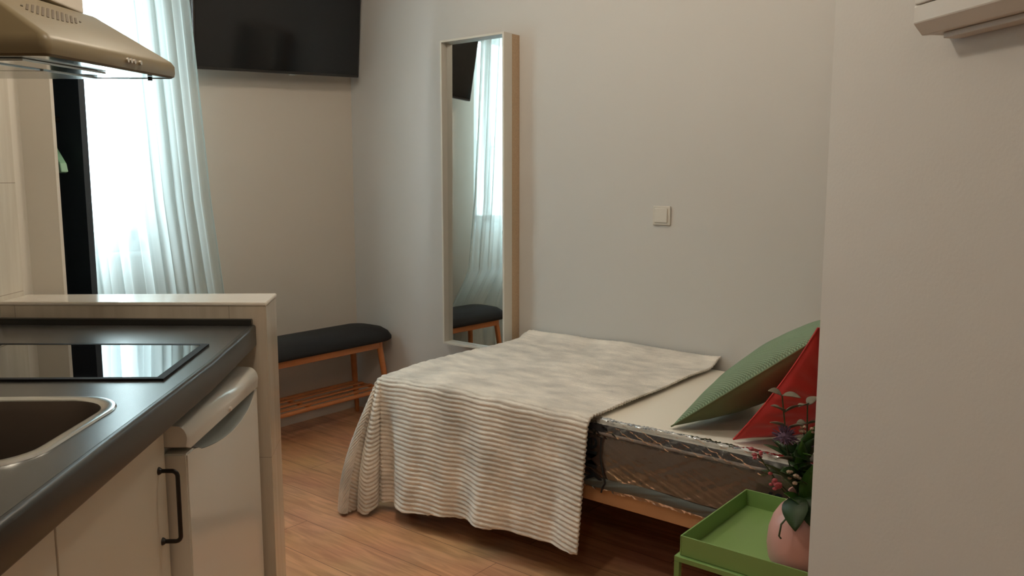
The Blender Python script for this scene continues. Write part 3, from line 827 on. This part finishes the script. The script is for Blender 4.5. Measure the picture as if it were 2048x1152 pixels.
sk = kthing('sink', 'stainless steel inset sink in the worktop nearest the camera', 'sink', -0.91, 1.39, 0.90)
def rr3(x0, x1, y0, y1, r, z): return [(x, y, z) for x, y in rrect(x0, x1, y0, y1, r)]
b = MB().loft([rr3(-1.145, -0.680, 1.180, 1.595, 0.10, 0.9003), rr3(-1.143, -0.682, 1.182, 1.593, 0.10, 0.9040), rr3(-1.128, -0.697, 1.197, 1.578, 0.088, 0.9045),
               rr3(-1.120, -0.705, 1.205, 1.570, 0.082, 0.900)])
kb(b, -0.91, 1.39, 0.90, 'rim', M['steel'], sk, smooth=True)
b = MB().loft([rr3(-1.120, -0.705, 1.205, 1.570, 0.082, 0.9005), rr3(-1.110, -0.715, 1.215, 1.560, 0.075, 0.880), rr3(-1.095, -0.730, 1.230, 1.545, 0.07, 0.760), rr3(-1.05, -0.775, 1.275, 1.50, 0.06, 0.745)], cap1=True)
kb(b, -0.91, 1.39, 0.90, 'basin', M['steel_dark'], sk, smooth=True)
kb(MB().lathe([(0.0, 0.7465), (0.035, 0.7465), (0.042, 0.7475), (0.042, 0.7455)], 28, (-0.91, 1.39)), -0.91, 1.39, 0.90, 'drain', M['chrome'], sk, smooth=True)

def base_cabinet(b0, b1, label, handle):
    c = kthing('base_cabinet', label, 'cabinet', -1.0, (b0 + b1) / 2, 0, 'cream base cabinets under the worktop')
    bm_ = (b0 + b1) / 2
    t = 0.016; body = MB()
    for lo, hi in (((-1.38, b0 + .001, 0.10), (-0.725, b0 + t, 0.830)), ((-1.38, b1 - t, 0.10), (-0.725, b1 - .001, 0.830)), ((-1.38, b0 + t, 0.10), (-0.725, b1 - t, 0.116)),
                   ((-1.38, b0 + t, 0.116), (-1.364, b1 - t, 0.830)), ((-0.785, b0 + t, 0.79), (-0.725, b1 - t, 0.830))):
        body.box(lo, hi)
    body.box((-0.785, b0 + .002, 0.0), (-0.770, b1 - .002, 0.10))
    kb(body, -1.0, bm_, 0, 'carcass', M['cab_side'], c)
    d = kb(MB().box((-0.724, b0 + 0.002, 0.12), (-0.705, b1 - 0.002, 0.768), 0.0015), -1.0, bm_, 0, 'cabinet_door', M['cab'], c)
    if handle:
        hb_ = b1 - 0.040
        z1, z2 = 0.695, 0.535
        pts = [(-0.705, hb_, z1), (-0.677, hb_, z1)]
        for k in range(7):
            a = radians(90 - 90 * k / 6); pts.append((-0.677 + 0.012 * cos(a), hb_, z1 - 0.012 + 0.012 * sin(a)))
        for k in range(7):
            a = radians(-90 * k / 6); pts.append((-0.677 + 0.012 * cos(a), hb_, z2 + 0.012 + 0.012 * sin(a)))
        pts.append((-0.705, hb_, z2))
        m_ = MB().tube(pts, 0.0048, 12)
        for z in (z1, z2): m_.tube([(-0.705, hb_, z), (-0.702, hb_, z), (-0.698, hb_, z)], [0.009, 0.008, 0.005], 12)
        kb(m_, -1.0, bm_, 0, 'handle', M['black_metal'], d, smooth=True)
base_cabinet(1.322, 1.790, 'cream base cabinet with black bar handle beside the fridge', True)
base_cabinet(0.850, 1.320, 'cream base cabinet below the sink with no handle in view', False)

# fridge
fg = kthing('fridge', 'small white fridge under the worktop with a moulded grip', 'fridge', -0.95, 2.085, 0)
f0, f1 = 1.797, 2.372
kb(MB().box((-1.36, f0, 0.03), (-0.715, f1, 0.795), 0.006), -0.95, 2.085, 0, 'fridge_body', M['fridge'], fg, smooth=True)
arc = []
n = 22
for k in range(n + 1):
    s = k / n; b = f0 + 0.050 + s * (f1 - f0 - 0.075)
    arc.append((b, 0.716 - 0.062 * sin(pi * min(1, s * 1.02)) ** 0.55 * (0.55 + 0.45 * s) if 0 < k < n else 0.716))
door = [(f0, 0.05), (f1, 0.05), (f1, 0.724), ] + [(b, z) for b, z in arc[::-1]] + [(f0, 0.716)]
mdoor = MB().prism(door, -0.713, -0.660, 0.0035, 2, axis='x')
dr = kb(mdoor, -0.95, 2.085, 0, 'fridge_door', M['fridge'], fg, smooth=True)
kb(MB().loft([[(-0.6615, b, z + 0.0012) for b, z in arc], [(-0.685, b, z + 0.0035) for b, z in arc], [(-0.7125, b, z + 0.012) for b, z in arc], [(-0.7140, b, 0.7262) for b, z in arc]], close=False), -0.95, 2.085, 0, 'grip_recess', M['fridge_recess'], dr, smooth=True)
loops = []
for b in (f0, f0 + 0.012, f1 - 0.012, f1):
    k = 0.006 if b in (f0, f1) else 0.0
    L_ = [(-0.712, b, 0.727 + k)]
    L_ += [(-0.655 - k, b, 0.727 + k)]
    for j in range(10):
        a = radians(90 * j / 9); L_.append((-0.680 + (0.028 - k) * cos(a), b, 0.752 + (0.034 - k) * sin(a)))
    L_.append((-0.712, b, 0.788 - k)); loops.append(L_)
kb(MB().loft(loops, cap0=True, cap1=True), -0.95, 2.085, 0, 'top_trim', M['fridge'], fg, smooth=True)
kb(MB().tube([(-0.655, 2.09, 0.738), (-0.648, 2.09, 0.738)], 0.0055, 14), -0.95, 2.085, 0, 'lock_button', M['plastic'], fg, smooth=True)

# cooker hood
hd = kthing('cooker_hood', 'beige metal cooker hood with vent slots over the hob', 'cooker hood', -1.05, 1.69, 1.52)
HA, HB, HZ = -1.05, 1.69, 1.52
SKEW = Matrix(((1, 0, 0, 0), (0, 1, 0, 0), (0, 0.053, 1, -0.053 * 1.40), (0, 0, 0, 1)))
def hood_part(mb, name, m, parent=hd, smooth=False):
    mb.bm.transform(SKEW); return kb(mb, HA, HB, HZ, name, m, parent, smooth)
nb, fb = 1.400, 1.975
def section(b, inset=0.0):
    L_ = [(-1.385, b, 1.520 + inset)]
    # rounded front lip
    for j in range(9):
        a = radians(-90 + 130 * j / 8); L_.append((-0.718 + (0.016 - inset) * cos(a), b, 1.536 + (0.016 - inset) * sin(a)))
    return L_
loA = [section(nb + 0.006, 0.006), section(nb, 0), section(fb, 0), section(fb - -0.0, 0.006)]
# front shell: lip + sloping face + sloping sides up to the smaller top
base = [(-1.385, nb), (-0.702, nb), (-0.702, fb), (-1.385, fb)]
topz = 1.645
tp = [(-1.385, nb + 0.045), (-0.842, nb + 0.045), (-0.842, fb - 0.075), (-1.385, fb - 0.075)]
sh = MB()
def rq(q, r, z, n=6):
    (ax, b0), (cx_, b1) = (q[0][0], q[0][1]), (q[2][0], q[2][1])
    P = [(ax, b0, z)]
    for k in range(n + 1):
        a = radians(-90 + 90 * k / n); P.append((cx_ - r + r * cos(a), b0 + r + r * sin(a), z))
    for k in range(n + 1):
        a = radians(90 * k / n); P.append((cx_ - r + r * cos(a), b1 - r + r * sin(a), z))
    P.append((ax, b1, z)); return P
ins = lambda q, d: [(q[0][0], q[0][1] + d), (q[1][0] - d, q[1][1] + d), (q[2][0] - d, q[2][1] - d), (q[3][0], q[3][1] - d)]
sh.loft([rq(ins(base, 0.007), 0.012, 1.520), rq(ins(base, 0.0015), 0.015, 1.524), rq(base, 0.016, 1.531), rq(ins(base, 0.0), 0.016, 1.546), rq(ins(base, 0.006), 0.014, 1.556),
         rq(tp, 0.008, topz), rq(ins(tp, 0.004), 0.006, topz + 0.002)], cap1=True)
hood_part(sh, 'hood_shell', M['hood'], smooth=True)
# underside
un = MB()
un.box((-1.38, nb + 0.008, 1.5215), (-0.715, fb - 0.008, 1.5245))
hood_part(un, 'underside_panel', M['hood_under'])
un = MB()
un.box((-1.30, nb + 0.05, 1.5165), (-0.86, (nb + fb) / 2 - 0.006, 1.5212), 0.001)
hood_part(un, 'grease_filter', M['steel'])
un = MB()
un.box((-1.30, (nb + fb) / 2 + 0.006, 1.5165), (-0.86, fb - 0.05, 1.5212), 0.001)
hood_part(un, 'grease_filter', M['steel'])
hood_part(MB().box((-0.835, nb + 0.06, 1.5170), (-0.775, fb - 0.20, 1.5212), 0.001), 'lamp_cover', M['hood_under'])
# vent slots on the sloping face
def on_face(b, s):
    """s 0 at the lip .. 1 at the top"""
    return Vector((-0.708 + (-0.842 + 0.708) * s, b, 1.556 + (topz - 1.556) * s))
nrm = Vector((topz - 1.556, 0, 0.842 - 0.708)).normalized()
sl = MB()
NS = 13
for k in range(NS):
    b = 1.505 + k * (1.715 - 1.505) / (NS - 1)
    t = (k - (NS - 1) / 2) / ((NS - 1) / 2)
    hl = 0.15 * sqrt(max(0.02, 1 - abs(t) ** 2.6)) 
    c0 = on_face(b - 0.275 * hl, 0.64 - hl); c1 = on_face(b + 0.275 * hl, 0.64 + hl)
    w2 = 0.0040
    P8 = []
    for c in (c0, c1):
        for sb in (-w2, w2):
            for hn in (-0.001, 0.0012):
                P8.append(c + Vector((0, sb, 0)) + nrm * hn)
    vs = [sl.bm.verts.new(p) for p in P8]
    for f_ in ((0, 1, 3, 2), (4, 6, 7, 5), (0, 4, 5, 1), (2, 3, 7, 6), (0, 2, 6, 4), (1, 5, 7, 3)): sl.bm.faces.new([vs[i] for i in f_])
hood_part(sl, 'vent_slots', M['slot'])
for k, b in enumerate((1.700, 1.716, 1.732, 1.762)):
    hood_part(MB().tube([(-0.704, b, 1.539), (-0.697, b, 1.539)], 0.0048, 12), 'push_button', M['chrome'], smooth=True)
hood_part(MB().tube([(-0.735, 1.90, 1.521), (-0.735, 1.90, 1.512)], 0.005, 10), 'underside_screw', M['black_metal'], smooth=True)
wc = kthing('duct_casing', 'plain greige boxed casing rising above the cooker hood', 'duct casing', -1.1, 1.68, 1.66)
kb(MB().box((-1.385, 1.47, 1.674), (-0.855, 1.868, 2.595), 0.003), -1.1, 1.68, 1.66, 'casing_box', M['wall_grey'], wc)

# ------------------------------------------------------------------ tray table, vase, flowers
TZ = 0.46
tb = thing('tray_table', 'square green metal tray table standing beside the bed', 'side table', (-0.690, 1.953, 0))
ty = MB()
W2 = 0.205; W3 = 0.193
t_ = 0.004
ty.box((-W3, -W3, TZ - 0.050), (W3, W3, TZ - 0.046))
for (lo, hi) in (((-W2, -W2 + 0, 0), (0, 0, 0)),):
    pass
for sx, sy in ((1, 0), (-1, 0), (0, 1), (0, -1)):
    if sx: ty.box((min(sx * W3, sx * (W3 + t_)), -W3 - t_, TZ - 0.050), (max(sx * W3, sx * (W3 + t_)), W3 + t_, TZ), 0.001)
    else: ty.box((-W3, min(sy * W3, sy * (W3 + t_)), TZ - 0.050), (W3, max(sy * W3, sy * (W3 + t_)), TZ), 0.001)
ty.build('tray', M['table'], tb)
fr = MB(); w_ = 0.207; q_ = 0.007
for s in (-1, 1):
    fr.box((-w_, s * (w_ - q_) - q_, TZ - 0.064), (w_, s * (w_ - q_) + q_, TZ - 0.051), 0.001)
    fr.box((s * (w_ - q_) - q_, -w_ + 2 * q_, TZ - 0.064), (s * (w_ - q_) + q_, w_ - 2 * q_, TZ - 0.051), 0.001)
    MB().box((-w_ + 2 * q_, s * (w_ - q_) - q_ * .8, 0.0), (w_ - 2 * q_, s * (w_ - q_) + q_ * .8, 0.012), 0.001).build('floor_bar', M['table'], tb)
fr.build('top_frame', M['table'], tb)
for sx in (-1, 1):
    for sy in (-1, 1):
        MB().box((sx * (w_ - q_) - q_, sy * (w_ - q_) - q_, 0), (sx * (w_ - q_) + q_, sy * (w_ - q_) + q_, TZ - 0.0645), 0.001).build('leg', M['table'], tb)

VX, VY, VZ = -0.612, 1.862, TZ - 0.0458
vs = MB().lathe([(0.0, 0.002), (0.070, 0.0), (0.078, 0.005), (0.090, 0.03), (0.094, 0.060), (0.091, 0.095), (0.082, 0.125), (0.068, 0.148), (0.054, 0.162), (0.048, 0.175), (0.051, 0.188), (0.047, 0.188), (0.043, 0.175), (0.049, 0.162), (0.063, 0.145), (0.078, 0.12), (0.084, 0.06), (0.0, 0.01)], 48).build('vase', M['vase'], smooth='all', loc=(VX, VY, VZ))
tag(vs, 'round matt pink vase standing in the green tray', 'vase')

fl = thing('flower_bouquet', 'artificial bouquet of purple and pink flowers in the pink vase', 'flowers', (VX, VY, VZ + 0.02))
RV = Vector((cos(YAW), sin(YAW), 0)); UV_ = Vector((0, 0, 1)); FV = Vector((-sin(YAW), cos(YAW), 0))
def bp(r, u, f=0.0): return RV * (r - 0.022 * min(1, u / 0.2)) + UV_ * u + FV * f
def leaf(base, tip, width, m, cup=0.2, parent=fl, name='leaf'):
    base = Vector(base); tip = Vector(tip); d = tip - base; L_ = d.length; d.normalize()
    side = d.cross(Vector((random.uniform(-.4, .4), random.uniform(-.4, .4), 1))).normalized()
    if abs(d.z) > 0.9: side = d.cross(FV).normalized()
    nn = side.cross(d).normalized()
    m_ = MB(); rows = []
    for i in range(9):
        t = i / 8; wd_ = width * (sin(pi * t ** 0.8) ** 0.8 if 0 < t < 1 else 0.03)
        c = base + d * L_ * t + nn * (-0.18 * L_ * t * t)
        rows.append([c - side * wd_ / 2 + nn * cup * wd_, c, c + side * wd_ / 2 + nn * cup * wd_])
    m_.loft(rows, close=False)
    o = m_.build(name, m, parent, smooth='all')
    s = o.modifiers.new('t', 'SOLIDIFY'); s.thickness = 0.0012
    return o
def stem(p0, p1, bend=0.02, r=0.0018):
    p0 = Vector(p0); p1 = Vector(p1); mid = (p0 + p1) / 2 + Vector((random.uniform(-1, 1), random.uniform(-1, 1), 0)) * bend
    MB().tube([p0, (p0 + mid) / 2, mid, (mid + p1) / 2, p1], r, 6).build('stem', M['stem'], fl, smooth=True)
def thistle(c, r, m):
    m_ = MB(); c = Vector(c)
    m_.bm.free(); m_.bm = bmesh.new()
    bmesh.ops.create_icosphere(m_.bm, subdivisions=2, radius=r * 0.55, matrix=Matrix.Translation(c))
    for k in range(90):
        z = random.uniform(-0.5, 1); a = random.uniform(0, 2 * pi); q = sqrt(1 - z * z); dd = Vector((q * cos(a), q * sin(a), z))
        m_.tube([c + dd * r * 0.45, c + dd * r * random.uniform(0.85, 1.1)], [0.0018, 0.0006], 4)
    m_.build('blossom', m, fl)
def floret(c, r, m, n=7):
    m_ = MB(); c = Vector(c); m_.bm.free(); m_.bm = bmesh.new()
    for k in range(n):
        o_ = Vector((random.uniform(-1, 1), random.uniform(-1, 1), random.uniform(-1, 1))) * r
        bmesh.ops.create_icosphere(m_.bm, subdivisions=1, radius=r * random.uniform(0.35, 0.6), matrix=Matrix.Translation(c + o_) @ Matrix.Diagonal((1, 1, 0.7, 1)))
    m_.build('blossom', m, fl)
def sprig(p0, p1, n, m, ll=0.03, lw=0.02):
    stem(p0, p1)
    p0 = Vector(p0); p1 = Vector(p1)
    for i in range(n):
        t = 0.35 + 0.65 * i / (n - 1); c = p0.lerp(p1, t)
        for s in (-1, 1):
            a = random.uniform(0, pi)
            dv_ = (RV * s * random.uniform(0.6, 1) + UV_ * random.uniform(0.1, 0.7) + FV * random.uniform(-.6, .6)).normalized()
            leaf(c, c + dv_ * ll * random.uniform(0.8, 1.2), lw, m)
O = bp(0, 0.10)
sprig(O, bp(-0.055, 0.40, 0.0), 6, M['euc'], 0.038, 0.026)
sprig(O, bp(0.015, 0.37, 0.03), 5, M['euc'], 0.034, 0.024)
stem(O, bp(-0.045, 0.295)); thistle(bp(-0.047, 0.305, -0.01), 0.030, M['purple'])
stem(O, bp(0.03, 0.28, -0.03)); thistle(bp(0.035, 0.29, -0.02), 0.026, M['purple'])
stem(O, bp(-0.105, 0.262)); floret(bp(-0.108, 0.262), 0.013, M['pink'])
stem(O, bp(-0.070, 0.205)); floret(bp(-0.072, 0.208, -0.02), 0.016, M['pink'], 9)
floret(bp(-0.035, 0.218, -0.03), 0.014, M['cream'], 7)
stem(O, bp(-0.005, 0.33)); floret(bp(-0.002, 0.325, -0.02), 0.013, M['cream'], 6)
for (a, b_, wd_, mm) in ((bp(-.01, .17), bp(-.085, .265, -.02), .035, 'leaf'), (bp(-.02, .20), bp(-.09, .235, 0), .03, 'leaf'), (bp(0, .2), bp(-.05, .30, .02), .045, 'leaf'),
                         (bp(0, .2, -.02), bp(-.055, .245, -.04), .05, 'leaf'), (bp(.0, .14, -.02), bp(.02, .27, -.03), .05, 'leaf2'), (bp(.01, .15), bp(-.02, .31, -.01), .04, 'leaf2'),
                         (bp(-.005, .13, -.03), bp(-.045, .195, -.05), .05, 'leaf2'), (bp(-.025, .178, -.045), bp(-.060, .128, -.100), .060, 'leaf'), (bp(.0, .18, -.05), bp(-.022, .135, -.10), .05, 'leaf'),
                         (bp(.02, .15, -.02), bp(.06, .28, -.03), .05, 'leaf'), (bp(.02, .12, -.03), bp(.06, .20, -.05), .05, 'leaf2'), (bp(-.01, .22, .01), bp(.02, .34, .0), .035, 'leaf2'),
                         (bp(-.02, .24, .01), bp(-.075, .285, .03), .03, 'leaf'), (bp(0, .25, -.01), bp(-.03, .28, -.045), .04, 'leaf')):
    leaf(a, b_, wd_, M[mm])
for k in range(16):
    r0 = random.uniform(-.02, .02); u0 = random.uniform(.18, .26); r1 = r0 + random.uniform(-.06, .03); u1 = u0 + random.uniform(.0, .07)
    leaf(bp(r0, u0, random.uniform(-.01, .03)), bp(r1, u1, random.uniform(-.04, .05)), random.uniform(.028, .042), M[random.choice(('leaf', 'leaf', 'leaf2'))])
MB().tube([bp(-0.045, 0.150, -0.06), bp(-0.078, 0.125, -0.075), bp(-0.086, 0.100, -0.08), bp(-0.082, 0.094, -0.08)], 0.0022, 6).build('stem', M['stem'], fl, smooth=True)

# ------------------------------------------------------------------ electrical box on the right wall
def wall_frame(px, py, off):
    """pixel -> (along wall, height) on the plane standing off the right wall"""
    F = 1653.0; P_ = radians(7.43)
    f = Vector((-sin(YAW) * cos(P_), cos(YAW) * cos(P_), -sin(P_))); r = Vector((cos(YAW), sin(YAW), 0)); u = r.cross(f)
    d = f + r * ((px - 1024) / F) - u * ((py - 576) / F)
    t = (ED.dot(nW) - off) / d.dot(nW)
    p = d * t; return (p - ED).dot(dW), p.z + 1.32
yb, zb = wall_frame(1826, 48, 0.052)
eb = thing('electrical_box', 'white plastic electrical box fixed high on the right wall', 'electrical box', tuple(ED + dW * yb + Vector((0, 0, zb))), KW)
DP = 0.052
pf = [(-DP, 0.0), (-DP, 0.025)]
body = [(0.0, -0.013), (-0.024, -0.013), (-0.0385, -0.0145), (-DP, 0.0), (-DP, 0.0215), (0.0, 0.0215)]
MB().prism([(p[0], p[1]) for p in body], -0.42, 0.0, 0.001, 1, axis='y').build('lower_casing', M['boxp'], eb)
MB().box((-DP, -0.42, 0.0230), (-0.0005, 0.0, 0.30), 0.002).build('cover', M['boxp'], eb)
MB().box((-0.024, -0.40, -0.0205), (-0.001, -0.022, -0.0132), 0.001).build('bottom_lip', M['boxp'], eb)
